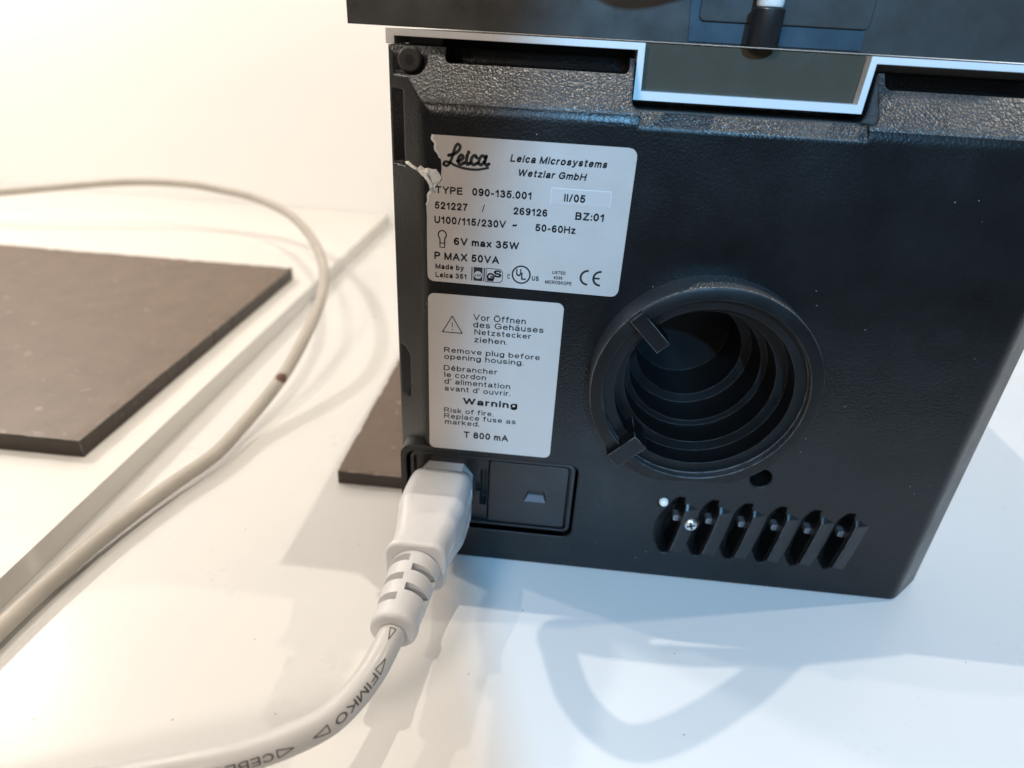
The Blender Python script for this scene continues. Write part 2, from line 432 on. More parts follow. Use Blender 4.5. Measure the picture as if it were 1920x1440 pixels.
GLYPH = {
 'A': (0.78, [[(0, 0), (0.39, 1), (0.78, 0)], [(0.13, 0.33), (0.65, 0.33)]]),
 'B': (0.66, [[(0, 0), (0, 1), (0.36, 1)] + E(0.36, 0.77, 0.25, 0.23, 90, -90) + [(0, 0.54)], [(0.36, 0.54)] + E(0.38, 0.27, 0.28, 0.27, 90, -90) + [(0, 0)]]),
 'C': (0.74, [E(0.39, 0.5, 0.39, 0.5, 38, 322, 22)]),
 'D': (0.72, [[(0, 0), (0, 1), (0.30, 1)] + E(0.32, 0.5, 0.40, 0.5, 90, -90, 18) + [(0, 0)]]),
 'E': (0.62, [[(0.62, 0), (0, 0), (0, 1), (0.60, 1)], [(0, 0.53), (0.56, 0.53)]]),
 'F': (0.58, [[(0, 0), (0, 1), (0.58, 1)], [(0, 0.52), (0.50, 0.52)]]),
 'G': (0.78, [E(0.40, 0.5, 0.40, 0.5, 42, 310, 22) + [(0.78, 0.16), (0.78, 0.48), (0.44, 0.48)]]),
 'H': (0.70, [[(0, 0), (0, 1)], [(0.70, 0), (0.70, 1)], [(0, 0.53), (0.70, 0.53)]]),
 'I': (0.0, [[(0, 0), (0, 1)]]),
 'K': (0.70, [[(0, 0), (0, 1)], [(0.66, 1), (0, 0.36)], [(0.25, 0.60), (0.70, 0)]]),
 'L': (0.54, [[(0, 1), (0, 0), (0.54, 0)]]),
 'M': (0.84, [[(0, 0), (0, 1), (0.42, 0), (0.84, 1), (0.84, 0)]]),
 'N': (0.70, [[(0, 0), (0, 1), (0.70, 0), (0.70, 1)]]),
 'O': (0.80, _O), 'Ö': (0.80, _O + [[(0.24, 1.20), (0.24, 1.21)], [(0.56, 1.20), (0.56, 1.21)]]),
 'P': (0.64, [[(0, 0), (0, 1), (0.36, 1)] + E(0.36, 0.73, 0.28, 0.27, 90, -90) + [(0, 0.46)]]),
 'R': (0.70, [[(0, 0), (0, 1), (0.38, 1)] + E(0.38, 0.75, 0.27, 0.25, 90, -90) + [(0, 0.50)], [(0.34, 0.50), (0.70, 0)]]),
 'S': (0.63, [_S]),
 'T': (0.68, [[(0, 1), (0.68, 1)], [(0.34, 1), (0.34, 0)]]),
 'U': (0.68, [[(0, 1), (0, 0.36)] + E(0.34, 0.34, 0.34, 0.34, 180, 360) + [(0.68, 1)]]),
 'V': (0.76, [[(0, 1), (0.38, 0), (0.76, 1)]]),
 'W': (1.12, [[(0, 1), (0.28, 0), (0.56, 1), (0.84, 0), (1.12, 1)]]),
 'X': (0.72, [[(0, 0), (0.70, 1)], [(0, 1), (0.72, 0)]]),
 'Y': (0.74, [[(0, 1), (0.37, 0.45), (0.74, 1)], [(0.37, 0.45), (0.37, 0)]]),
 'Z': (0.66, [[(0.03, 1), (0.64, 1), (0, 0), (0.66, 0)]]),
 'a': (0.50, _a), 'ä': (0.50, _a + [[(0.13, 0.94), (0.13, 0.95)], [(0.37, 0.94), (0.37, 0.95)]]),
 'b': (0.52, [[(0, 0), (0, 1)], _bowl(0)]),
 'c': (0.48, [E(0.26, XH / 2, 0.26, XH / 2, 45, 315, 16)]),
 'd': (0.52, [[(0.52, 0), (0.52, 1)], _bowl(0)]),
 'e': (0.52, _e), 'é': (0.52, _e + [[(0.22, 0.86), (0.34, 1.02)]]),
 'f': (0.30, [[(0.10, 0), (0.10, 0.78)] + E(0.26, 0.80, 0.16, 0.20, 180, 80), [(-0.02, XH), (0.28, XH)]]),
 'g': (0.52, [_bowl(0), [(0.52, XH), (0.52, 0.0)] + E(0.27, -0.04, 0.25, 0.24, 0, -160)]),
 'h': (0.46, [[(0, 0), (0, 1)]] + _n()[1:]),
 'i': (0.0, [[(0, 0), (0, XH)], [(0, 0.98), (0, 1.0)]]),
 'k': (0.46, [[(0, 0), (0, 1)], [(0.43, XH), (0, 0.24)], [(0.16, 0.40), (0.46, 0)]]),
 'l': (0.0, [[(0, 0), (0, 1)]]),
 'm': (0.78, _n(0.39) + _n(0.39, 0.39)[1:]),
 'n': (0.46, _n()),
 'o': (0.54, [_o()]),
 'p': (0.52, [[(0, -0.28), (0, XH)], _bowl(0)]),
 'r': (0.25, [[(0, 0), (0, XH)], [(0, 0.42)] + E(0.20, 0.44, 0.19, 0.25, 170, 75)]),
 's': (0.46, [E(0.225, 0.52, 0.20, 0.18, 25, 270) + E(0.235, 0.18, 0.22, 0.18, 80, -165)]),
 't': (0.27, [[(0.10, 0.94), (0.10, 0.12)] + E(0.20, 0.11, 0.10, 0.11, 190, 290), [(0, XH), (0.26, XH)]]),
 'u': (0.46, _u),
 'v': (0.50, [[(0, XH), (0.25, 0), (0.50, XH)]]),
 'w': (0.76, [[(0, XH), (0.19, 0), (0.38, XH), (0.57, 0), (0.76, XH)]]),
 'x': (0.48, [[(0, 0), (0.47, XH)], [(0, XH), (0.48, 0)]]),
 'y': (0.50, [[(0, XH), (0.26, 0)], [(0.50, XH), (0.22, -0.16), (0.12, -0.28), (0.02, -0.26)]]),
 'z': (0.46, [[(0.02, XH), (0.44, XH), (0, 0), (0.46, 0)]]),
 '0': (0.54, _0),
 '1': (0.34, [[(0.0, 0.74), (0.16, 0.84), (0.28, 1), (0.28, 0)]]),
 '2': (0.54, [[(0.01, 0.70)] + E(0.27, 0.73, 0.25, 0.27, 175, -25) + [(0.32, 0.32), (0.0, 0.0), (0.54, 0)]]),
 '3': (0.54, [E(0.25, 0.765, 0.22, 0.235, 160, -90) + E(0.26, 0.265, 0.27, 0.265, 90, -165)]),
 '4': (0.58, [[(0.42, 0), (0.42, 1), (0, 0.30), (0.58, 0.30)]]),
 '5': (0.54, [[(0.50, 1), (0.11, 1), (0.03, 0.47)] + E(0.26, 0.32, 0.27, 0.32, 130, -155)]),
 '6': (0.54, [E(0.29, 0.62, 0.28, 0.38, 52, 180) + [(0.01, 0.36)] + E(0.27, 0.29, 0.26, 0.29, 180, 540, 20)]),
 '7': (0.54, [[(0, 1), (0.54, 1), (0.30, 0.55), (0.17, 0)]]),
 '8': (0.54, [E(0.27, 0.77, 0.22, 0.23, 0, 360, 18), E(0.27, 0.27, 0.27, 0.27, 0, 360, 20)]),
 '9': (0.54, [E(0.27, 0.71, 0.26, 0.29, 0, 360, 20), [(0.53, 0.66)] + E(0.25, 0.38, 0.28, 0.38, 0, -128)]),
 '.': (0.0, [[(0, 0), (0, 0.02)]]), ':': (0.0, [[(0, 0.02), (0, 0.04)], [(0, 0.62), (0, 0.64)]]),
 '-': (0.28, [[(0, 0.38), (0.28, 0.38)]]), '/': (0.28, [[(0, 0), (0.28, 1)]]),
 "'": (0.0, [[(0, 0.78), (0, 1.0)]]), '~': (0.50, [[(0, 0.42), (0.06, 0.53), (0.16, 0.56), (0.34, 0.45), (0.44, 0.48), (0.50, 0.60)]]),
}
def glyphs(text, style):
    """strokes of a grotesque sans drawn with a pen of even width: (verts2d, faces, cap height)"""
    w = 0.215 if 'B' in style else (0.215 if 'b' in style else 0.15)
    sh = 0.21 if 'i' in style else 0.0
    V, F = [], []
    x = 0.0
    for ch in text:
        if ch == ' ':
            x += 0.42; continue
        W, strokes = GLYPH[ch]
        for st in strokes:
            p = [(x + w / 2 + a, w / 2 + b * (1 - w)) for a, b in st]
            parts = []
            for i in range(len(p) - 1):         # every segment as a bar, lengthened a little at corners
                a_, b_ = Vector(p[i]), Vector(p[i + 1]); d = b_ - a_
                if d.length < 1e-6: d = Vector((0, 1e-4))
                d.normalize(); nn = Vector((-d.y, d.x)) * w / 2
                if i == 0: a_ = a_ - d * w * 0.45
                if i == len(p) - 2: b_ = b_ + d * w * 0.45
                parts.append(([tuple(a_ + nn), tuple(a_ - nn), tuple(b_ - nn), tuple(b_ + nn)], [[0, 1, 2, 3]]))
            for i in range(1, len(p) - 1):
                a_, b_, c_ = Vector(p[i - 1]), Vector(p[i]), Vector(p[i + 1])
                if (b_ - a_).length > 1e-6 and (c_ - b_).length > 1e-6: parts.append(disc2d(*p[i], w / 2, 10))
            v, f = merge(*parts)
            o = len(V); V += v; F += [[q + o for q in g] for g in f]
        x += W + w + 0.155
    V = [(a + b * sh, b) for a, b in V]
    return V, F, 1.0

def printed(name, text, style, x0, x1, z, cap, y, parent, mat='ink'):
    v, f, ch = glyphs(text, style)
    xa, xb = min(q[0] for q in v), max(q[0] for q in v)
    sx = (x1 - x0) / (xb - xa); sz = cap / ch
    return add(name, [(x0 + (a - xa) * sx, y, z + b * sz) for a, b in v], f, mat, parent, fix=False)

def stroke2d(pts, w, per=8, smooth=True):
    """a pen stroke in the plane: quads plus round ends"""
    p = [Vector((q[0], q[1])) for q in pts]
    if smooth and len(p) > 2: p = [Vector(q) for q in spline([tuple(q) for q in p], per)]
    v, f = [], []
    n = len(p)
    for i, q in enumerate(p):
        t = (p[min(i + 1, n - 1)] - p[max(i - 1, 0)]).normalized()
        nn = Vector((-t.y, t.x)); ww = w(i / (n - 1)) if callable(w) else w
        v += [q + nn * ww / 2, q - nn * ww / 2]
    for i in range(n - 1): f.append([2 * i, 2 * i + 1, 2 * i + 3, 2 * i + 2])
    return [tuple(q) for q in v], f

def disc2d(cx, cz, r, n=24):
    return [(cx + r * math.cos(2 * math.pi * i / n), cz + r * math.sin(2 * math.pi * i / n)) for i in range(n)], [list(range(n))]

def ring2d(cx, cz, r0, r1, n=48):
    v = [(cx + r * math.cos(2 * math.pi * i / n), cz + r * math.sin(2 * math.pi * i / n)) for r in (r0, r1) for i in range(n)]
    return v, [[i, (i + 1) % n, n + (i + 1) % n, n + i] for i in range(n)]

def ink(name, parts, y, parent, mat='ink'):
    V, F = merge(*parts)
    return add(name, [(a, y, b) for a, b in V], F, mat, parent, fix=False)

# ------------------------------------------------------------------ setting
tag(add('table', *box(-1500, 1500, -150, 440, -30, 0), 'table'), kind='structure')
tag(add('wall', *box(-1800, 1800, 440, 480, -30, 1800), 'wall'), kind='structure')

# ------------------------------------------------------------------ microscope base, seen from behind
mic = empty('microscope_base', 'black microscope base standing on the white table, seen from behind with two silver labels', 'microscope')

XL, XR, TOP, BOT = -3.2, 189.0, 168.3, 1.0
rings = []
for u in (0.0, 0.2, 0.4, 0.6, 0.8, 1.0):       # the shoulder is a rounded bend, then a straight slope
    w0, w1, w2 = (1 - u) ** 2, 2 * u * (1 - u), u * u
    xl = w0 * 10.6 + w1 * 8.5 + w2 * 6.3; zt = w0 * 153.0 + w1 * 155.2 + w2 * 157.6; y = w2 * 2.05
    rings.append((xl, 185.8 - xl, zt, y))
rings += [(XL, XR, TOP, 11.0), (XL, XR, TOP, 29.5)]
v = [(x, y, z) for x0, x1, zt, y in rings for x, z in ((x0, BOT), (x1, BOT), (x1, zt), (x0, zt))]
m4 = 4 * (len(rings) - 1)
f = [[0, 1, 2, 3], [m4, m4 + 3, m4 + 2, m4 + 1]] + [[a + i, a + (i + 1) % 4, a + 4 + (i + 1) % 4, a + 4 + i] for a in range(0, m4, 4) for i in range(4)]
cover = add('rear_cover', v, f, 'grain', mic)
RC = (92.8, 82.3)
notch = rrect(61.9, 123.7, 156.6, 190, 2.5, 5)
pocket = rrect(-8, 7.9, 161.5, 168.9, 3.2, 6, (1, 0, 0, 0))
pocket2 = [(193.8 - (x + 8), z) for x, z in pocket][::-1]
cutters = [
    prism(notch, -3, 40),
    merge(([(x, y, z) for x in (64.3, 121.3) for y, z in ((-2, 150.5), (3.2, 157.0), (3.2, 162), (-2, 162))],
           [[0, 1, 2, 3], [7, 6, 5, 4], [0, 4, 5, 1], [1, 5, 6, 2], [2, 6, 7, 3], [3, 7, 4, 0]])),
    prism(rrect(12.4, 60.7, 164.7, 169.6, 1.4, 4), -3, 24),          # long slot left of the notch
    prism(rrect(125.1, 173.4, 164.7, 169.6, 1.4, 4), -3, 24),
    prism(pocket, -5, 9.5), prism(pocket2, -5, 9.5),
    box(-9, 1.6, -3, 10.2, 138.3, 157.8),
    prism([(-9, 62.6), (0.4, 62.6), (1.7, 64.2), (1.7, 79.2), (-0.2, 81.2), (-9, 81.2)], -3, 10.2),
    lathe_y([(0, -5), (31.0, -5), (31.0, 40), (0, 40)], *RC, n=64),
    prism(rrect(0.9, 59.9, 14.7, 46.0, 3.2, 6), -3, 12),
    lathe_y([(0, -5), (3.6, -5), (3.6, 14), (0, 14)], 119.4, 48.2, n=24),
    lathe_y([(0, -5), (1.9, -5), (1.9, 3), (0, 3)], 89.9, 34.5, n=20),
]
# cooling louvres: each slot is a wedge that ramps in from the left and ends in a step on the right
for k in range(6):
    x = 94.6 + 11.3 * k
    pts = []
    for t in (0.0, 0.06, 0.16, 0.30, 0.46, 0.62, 0.78, 0.91, 1.0):      # lens-shaped slot leaning to the left
        z = 37.4 - 25.4 * t
        wd = 0.35 + 3.7 * math.sin(math.pi * (0.06 + 0.90 * t)) ** 0.8
        right = x + 3.0 - 3.2 * t ** 1.5 + (0.0 if t > 0.06 else -0.7)
        pts.append((z, right - wd, right, 0.5 + 4.4 * math.sin(math.pi * min(1.0, t * 0.97 + 0.02)) ** 0.7))
    vv = []
    for z, a, b, ramp in pts:
        dz = -1.0 * (z - 24.7) / 12.7
        vv += [(a - ramp, -0.3, z), (b, -0.3, z), (b, 9.0, z + dz), ((a + b) / 2, 9.0, z + dz), (a - 0.1, 2.2, z + dz * 0.3)]
    n = len(pts)
    ff = [[0, 1, 2, 3, 4], [5 * n - 1, 5 * n - 2, 5 * n - 3, 5 * n - 4, 5 * n - 5]]
    for i in range(n - 1):
        for q in range(5):
            ff.append([5 * i + q, 5 * i + (q + 1) % 5, 5 * i + 5 + (q + 1) % 5, 5 * i + 5 + q])
    cutters.append((vv, ff))
cut(cover, cutters)
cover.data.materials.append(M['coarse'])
for p in cover.data.polygons:      # the sloping top band: coarser grain, and a base lightened to look lit
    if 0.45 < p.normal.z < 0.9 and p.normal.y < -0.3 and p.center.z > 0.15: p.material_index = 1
add('vent_backing', *box(88, 160, 12.5, 14, 8, 40), 'hollow', cover)
for k in range(6):      # bridges across the louvres
    x = 94.6 + 11.3 * k
    add('vent_bar', *prism(rrect(x + 0.2, x + 3.6, 25.0, 27.4, 0.6, 3), 2.6, 5.6), 'barmetal', cover)

for k in range(6):
    x = 94.6 + 11.3 * k
    V, F = [], []
    for t in (0.10, 0.18, 0.35, 0.55, 0.75, 0.90, 0.98):
        z = 37.4 - 25.4 * t
        b_ = x + 3.0 - 3.2 * t ** 1.5 + 0.03
        hgt = 1.5 * min(1.0, (t - 0.10) / 0.08, (0.98 - t) / 0.08) + 0.02
        V += [(b_, 1.2, z), (b_, -hgt, z), (b_ + 0.9, -hgt, z), (b_ + 5.4, 0.15, z), (b_ + 5.4, 1.2, z)]
    n5 = len(V) // 5
    F = [[0, 1, 2, 3, 4], [5 * n5 - 1, 5 * n5 - 2, 5 * n5 - 3, 5 * n5 - 4, 5 * n5 - 5]]
    F += [[5 * i + q, 5 * i + (q + 1) % 5, 5 * i + 5 + (q + 1) % 5, 5 * i + 5 + q] for i in range(n5 - 1) for q in range(5)]
    add('louvre_fin', V, F, 'finplastic', cover)

# grey casting behind the cover: thin rim with the stepped cut-out, and the body
GY0, GY1 = 12.6, 30.0
rim = [(-4.26, 168.41), (-1.92, 168.41), (-1.92, 170.35), (62.6, 170.35), (62.9, 158.42), (122.9, 158.42), (123.2, 170.35), (186.8, 170.35), (186.8, 168.41),
       (190.0, 168.41), (190.0, 172.03), (121.6, 172.03), (121.2, 160.62), (64.74, 160.62), (64.33, 172.03), (-4.26, 172.03)]
add('grey_rim', *prism(rim, GY0, GY1), 'grey', mic)
casting = add('body', *prism([(-2.2, 0.6), (188.0, 0.6), (188.0, 172.0), (-2.2, 172.0)], 30.0, 215), 'grey', mic)
cut(casting, [lathe_y([(0, 20), (20.0, 20), (20.0, 72), (0, 72)], *RC, n=48)])
add('recess_panel', *box(64.2, 121.4, 16.0, 19.0, 160.7, 172.0), 'recess', mic)
add('slot_backing', *box(9, 62, 24.5, 26.0, 162, 170.2), 'hollow', mic)
add('foot_strip', *box(10, 176, 1.2, 26, 0.05, 1.0), 'black', mic)

# hex screws in the corner pockets
for cx in (3.2, 182.6):
    s = add('pocket_screw', *lathe_y([(0, 7.6), (2.7, 7.6), (3.25, 8.1), (3.25, 9.6)], cx, 165.0, n=32), 'darksteel', mic, smooth=False)
    cut(s, []) ; smooth_by_angle(s)
    add('socket_hole', *prism([(cx + 1.35 * math.cos(math.radians(60 * i + 12)), 165.0 + 1.35 * math.sin(math.radians(60 * i + 12))) for i in range(6)], 7.52, 7.62), 'hollow', s)

# slab across the top
SLX = -16.1
slab = add('top_slab', *box(SLX, 204, 18.0, 205, 172.5, 230.0), 'slab', mic)
reflection_plate = add('slab_reflection', *prism([(75.7, 173.0), (120, 173.0), (120, 190.0), (74.1, 190.0)], 17.6, 18.1), 'bluereflection', mic)  # bluish reflection in the slab front, built as a coloured plate
add('dark_reflection', *prism(rrect(77.5, 120.5, 177.85, 190.5, 1.4, 5), 17.0, 17.55), 'slab', mic)  # dark rounded shape of the same reflection, also a plate
def turned_z(prof, cx, cy, n=32):
    v = [(cx + r * math.cos(2 * math.pi * i / n), cy + r * math.sin(2 * math.pi * i / n), z) for r, z in prof for i in range(n)]
    f = [[k * n + i, k * n + (i + 1) % n, k * n + n + (i + 1) % n, k * n + n + i] for k in range(len(prof) - 1) for i in range(n)]
    return v, f + [list(range(n)), list(range(len(v) - n, len(v)))]
reflected_rod = add('reflected_post', *turned_z([(3.9, 172.6), (4.1, 173.0), (4.0, 181.0), (3.6, 181.3)], 93.9, 13.9), 'black', mic); smooth_by_angle(reflected_rod)  # column reflected in the slab, put in as a solid with a white tip
pc = add('reflected_post_cap', *turned_z([(2.4, 181.3), (3.1, 181.6), (3.3, 182.2), (3.3, 185.5), (2.6, 186.2)], 93.9, 13.9), 'cap', reflected_rod); smooth_by_angle(pc)

# round lamp-housing socket
prof = [(33.5, 6.0), (33.5, -9.0), (33.2, -9.7), (32.6, -10.0), (29.7, -10.0), (29.5, -7.0), (26.0, -6.8), (25.9, 0.1), (22.6, 0.2), (22.5, 9.9), (20.5, 10.0), (20.4, 22.0),
        (17.2, 22.2), (17.0, 40.0), (0.0, 40.0)]
vv, ff = lathe_y(prof, *RC, n=128)
vv = [(x, y, max(z, 51.2 + 0.045 * (x - 92.8)) if (y < 0.3 and math.hypot(x - RC[0], z - RC[1]) > 31.5) else z) for x, y, z in vv]
sock = add('lamp_socket', vv, ff, 'grain', mic, fix=True); smooth_by_angle(sock, 30)
sock.data.materials.append(M['bore']); sock.data.materials.append(M['lit_grain'])
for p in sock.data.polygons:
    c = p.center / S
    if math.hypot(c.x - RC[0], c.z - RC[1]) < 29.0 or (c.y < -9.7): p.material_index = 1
    elif c.y < 0.4: p.material_index = 2  # paler base on the ring's outside stands in for light falling on it
for ang, r0, r1, w in ((134.5, 33.2, 20.8, 4.4), (226.0, 34.4, 23.4, 5.4)):
    a = math.radians(ang); d = Vector((math.cos(a), math.sin(a))); n_ = Vector((-d.y, d.x)); c = Vector(RC)
    q = [c + d * r0 + n_ * w / 2, c + d * r1 + n_ * w / 2, c + d * r1 - n_ * w / 2, c + d * r0 - n_ * w / 2]
    add('locking_key', *prism([(p.x, p.y) for p in q], -12.0, 0.5 if ang > 180 else -5.0), 'keyplastic', sock)

# power inlet in its recess
surround = add('inlet_surround', *frame(rrect(-1.2, 61.2, 13.6, 48.2, 4.2, 6), rrect(0.9, 59.9, 14.7, 46.0, 3.2, 6), 0.08, 12.2), 'grain', mic)
inlet = add('inlet_panel', *prism(rrect(1.9, 58.9, 15.6, 45.0, 2.4, 6), 3.6, 14.0), 'black', mic)
c14 = [(4.0, 22.6), (23.8, 22.6), (23.8, 35.2), (20.3, 39.9), (7.9, 39.9), (4.0, 35.2)]
cut(inlet, [prism(c14, 0, 11), box(26.2, 28.6, 0, 9, 22.8, 38.2), box(24.6, 26.6, 0, 6, 28.6, 33.0), prism(rrect(29.0, 57.2, 16.6, 43.6, 1.2, 4), 0, 6.5)])
add('inlet_bezel', *frame(rrect(1.9, 58.9, 15.6, 45.0, 2.4, 6), rrect(3.1, 57.7, 16.4, 43.9, 1.8, 6), 1.6, 3.55), 'black', inlet)
drawer = add('fuse_drawer', *prism(rrect(29.6, 56.7, 17.1, 43.0, 0.9, 4), 2.2, 6.4), 'black', mic)
cut(drawer, [([(41.9, 1.5, 27.4), (50.1, 1.5, 27.4), (48.9, 4.6, 29.0), (43.1, 4.6, 29.0), (43.3, 1.5, 32.3), (48.9, 1.5, 32.3), (48.7, 4.6, 31.9), (43.5, 4.6, 31.9)],
             [[0, 1, 2, 3], [4, 7, 6, 5], [0, 3, 7, 4], [1, 5, 6, 2], [3, 2, 6, 7], [0, 4, 5, 1]])])

add('drawer_glint', [(42.3, 1.75, 27.65), (49.7, 1.75, 27.65), (48.7, 4.2, 28.95), (43.3, 4.2, 28.95), (42.3, 4.5, 27.65), (49.7, 4.5, 27.65)],
    [[0, 1, 2, 3], [0, 4, 5, 1], [3, 2, 5, 4], [0, 3, 4], [1, 5, 2]], 'notch_glint', drawer)  # added facet, its paler grey stands in for a reflection in the notch

# small fixings at the bottom
ps = add('vent_screw', *lathe_y([(0, -1.6), (1.8, -1.6), (2.6, -1.0), (3.0, 0.1), (3.0, 3)], 100.3, 26.6, n=28), 'steel', mic)
smooth_by_angle(ps)
for a in (20, 110):
    d = Vector((math.cos(math.radians(a)), math.sin(math.radians(a)))) * 1.5; n_ = Vector((-d.y, d.x)).normalized() * 0.33; c = Vector((100.3, 26.6))
    add('cross_slot', *prism([tuple(c + d + n_), tuple(c - d + n_), tuple(c - d - n_), tuple(c + d - n_)], -1.68, -1.58 + 0.01 * (a > 50)), 'hollow', ps)
pin = add('white_pin', *lathe_y([(0, -1.3), (0.8, -1.15), (1.4, -0.6), (1.6, 0.2), (1.6, 2.6)], 89.9, 34.5, n=20), 'cap', mic); smooth_by_angle(pin, 60)

# ------------------------------------------------------------------ labels and their print
LY = -0.16
lab1 = [(11.18, 147.99), (10.84, 147.01), (11.3, 146.4), (11.69, 145.78), (11.55, 145.0), (11.68, 144.17), (12.43, 143.24), (12.8, 142.2), (13.12, 141.48), (13.23, 139.66), (13.1, 138.4), (12.98, 137.3), (12.87, 136.28),
        (12.2, 135.1), (11.45, 134.13), (10.37, 133.37), (9.47, 132.27), (9.46, 130.87), (8.9, 129.43), (9.04, 125.88), (8.99, 122.26), (8.98, 114.8), (9.03, 109.4), (9.18, 108.5), (9.58, 107.88), (10.53, 107.37),
        (62.54, 106.92), (63.4, 107.05), (63.96, 107.36), (64.5, 108.0), (64.78, 109.0), (64.85, 145.4), (64.78, 146.3), (64.49, 146.97), (63.7, 147.7), (62.44, 147.95)]
plate = add('rating_label', *prism(lab1, LY, 0.0005), 'label', mic)
plate['label'] = 'silver rating label with its left edge torn'
lab2 = rrect(9.05, 49.65, 48.35, 103.6, 2.0, 6)
warn = add('warning_label', *prism(lab2, LY, 0.0005), 'label', mic)
warn['label'] = 'silver warning label in three languages'
IY = LY - 0.03
T1 = [
  ('Leica Microsystems', 'bi', 31.66, 57.47, 142.44, 1.94), ('Wetzlar GmbH', 'bi', 34.09, 52.45, 138.88, 1.88),
  ('TYPE', 'b', 11.5, 19.01, 132.81, 2.0), ('090-135.001', 'b', 21.67, 37.92, 132.88, 2.06),
  ('521227', 'b', 11.23, 20.5, 128.53, 2.05), ('/', 'r', 24.51, 25.3, 128.64, 2.03), ('269126', 'b', 33.25, 42.63, 128.56, 2.03),
  ('BZ:01', 'b', 50.35, 58.14, 128.34, 2.15), ('U100/115/230V', 'b', 11.14, 31.37, 124.52, 2.09), ('~', 'b', 33.07, 34.51, 124.5, 2.07),
  ('50-60Hz', 'b', 39.57, 50.8, 124.36, 2.07), ('6V max 35W', 'b', 16.71, 35.4, 118.69, 2.14), ('P MAX 50VA', 'b', 11.07, 29.93, 114.04, 2.28),
  ('Made by', 'b', 11.39, 19.77, 111.21, 1.6), ('Leica 351', 'b', 11.37, 20.49, 108.66, 1.6), ('C', 'b', 32.44, 33.22, 109.85, 1.47),
  ('US', 'b', 39.63, 41.6, 109.88, 1.46), ('LISTED', 'b', 45.3, 49.15, 112.42, 0.95), ('4D95', 'b', 45.8, 48.37, 110.85, 0.96),
  ('MICROSKOPE', 'b', 43.5, 51.17, 109.34, 1.08)]
T2 = [
  ('Vor Öffnen', 'r', 22.78, 38.7, 95.99, 1.98), ('des Gehäuses', 'r', 22.83, 44.21, 93.63, 1.93), ('Netzstecker', 'r', 23.26, 40.6, 91.29, 1.83),
  ('ziehen.', 'r', 23.24, 33.52, 88.69, 1.85), ('Remove plug before', 'r', 13.94, 43.77, 84.44, 1.81), ('opening housing.', 'r', 13.94, 38.91, 82.12, 1.83),
  ('Débrancher', 'r', 13.83, 30.81, 78.1, 1.86), ('le cordon', 'r', 14.03, 27.33, 75.7, 1.88), ("d' alimentation", 'r', 14.03, 35.11, 73.31, 1.91),
  ("avant d' ouvrir.", 'r', 14.11, 35.36, 70.75, 1.93), ('Warning', 'B', 20.05, 37.76, 66.28, 2.42), ('Risk of fire.', 'r', 13.96, 30.24, 62.62, 1.86),
  ('Replace fuse as', 'r', 13.96, 37.57, 60.4, 1.88), ('marked.', 'r', 14.25, 25.74, 58.16, 1.9), ('T 800 mA', 'B', 20.57, 35.5, 53.35, 2.52)]
for t in T1: printed('lettering', *t, IY, plate)
for t in T2: printed('lettering', *t, IY, warn)
# date patch stuck on the rating label
add('date_patch', *prism([(43.16, 132.2), (59.5, 132.2), (59.4, 136.55), (43.16, 136.55)], LY - 0.09, LY + 0.001), 'patch', plate)
ink('patch_edge_highlight', [stroke2d([(43.16, 136.5), (59.4, 136.5)], 0.16), stroke2d([(43.22, 132.2), (43.22, 136.5)], 0.10), stroke2d([(59.38, 132.2), (59.38, 136.5)], 0.10)], LY - 0.11, plate, 'paper')  # pale strips paint the highlight along the patch's edges
printed('lettering', 'II/05', 'b', 46.83, 52.55, 133.07, 2.11, LY - 0.12, plate)

def lg(cx, cy):        # logo drawing board to label millimetres
    return (13.57 + (cx - 295) * 0.0342, 145.92 - (cy - 145) * 0.0373 + 0.0021 * (cx - 295))
script = [
  ([(340, 226), (385, 216), (420, 192), (431, 166), (412, 150), (391, 172), (373, 225), (352, 275), (326, 298), (302, 288), (312, 270), (348, 274), (400, 298), (480, 318), (570, 324), (660, 310)], lambda t: 0.86 - 0.22 * t),
  ([(410, 266), (440, 257), (456, 238), (441, 223), (421, 241), (415, 270), (434, 288), (466, 276)], 0.86),
  ([(488, 224), (481, 262), (488, 287), (512, 278)], 0.90),
  ([(562, 242), (548, 226), (525, 241), (519, 270), (538, 290), (570, 278)], 0.86),
  ([(630, 242), (606, 228), (584, 250), (580, 278), (598, 291), (624, 268)], 0.84),
  ([(638, 230), (627, 272), (638, 292), (660, 284)], 0.86)]
parts = [stroke2d([lg(*q) for q in p], w) for p, w in script]
parts += [disc2d(*lg(497, 206), 0.52), disc2d(*lg(340, 226), 0.43), disc2d(*lg(302, 288), 0.42)]
for p, w in script[1:]: parts += [disc2d(*lg(*p[0]), 0.42, 12), disc2d(*lg(*p[-1]), 0.42, 12)]
ink('script_logo', parts, IY, plate)
# light-bulb symbol
b = [(13.39 + 1.15 * math.cos(math.radians(a)), 121.3 + 1.25 * math.sin(math.radians(a))) for a in range(-50, 231, 20)]
ink('bulb_symbol', [stroke2d([(12.75, 119.1)] + b[::-1] + [(14.05, 119.1)], 0.36), stroke2d([(12.72, 119.1), (12.72, 117.7), (14.08, 117.7), (14.08, 119.1)], 0.34, smooth=False), stroke2d([(12.6, 118.95), (14.2, 118.95)], 0.3)], IY, plate)
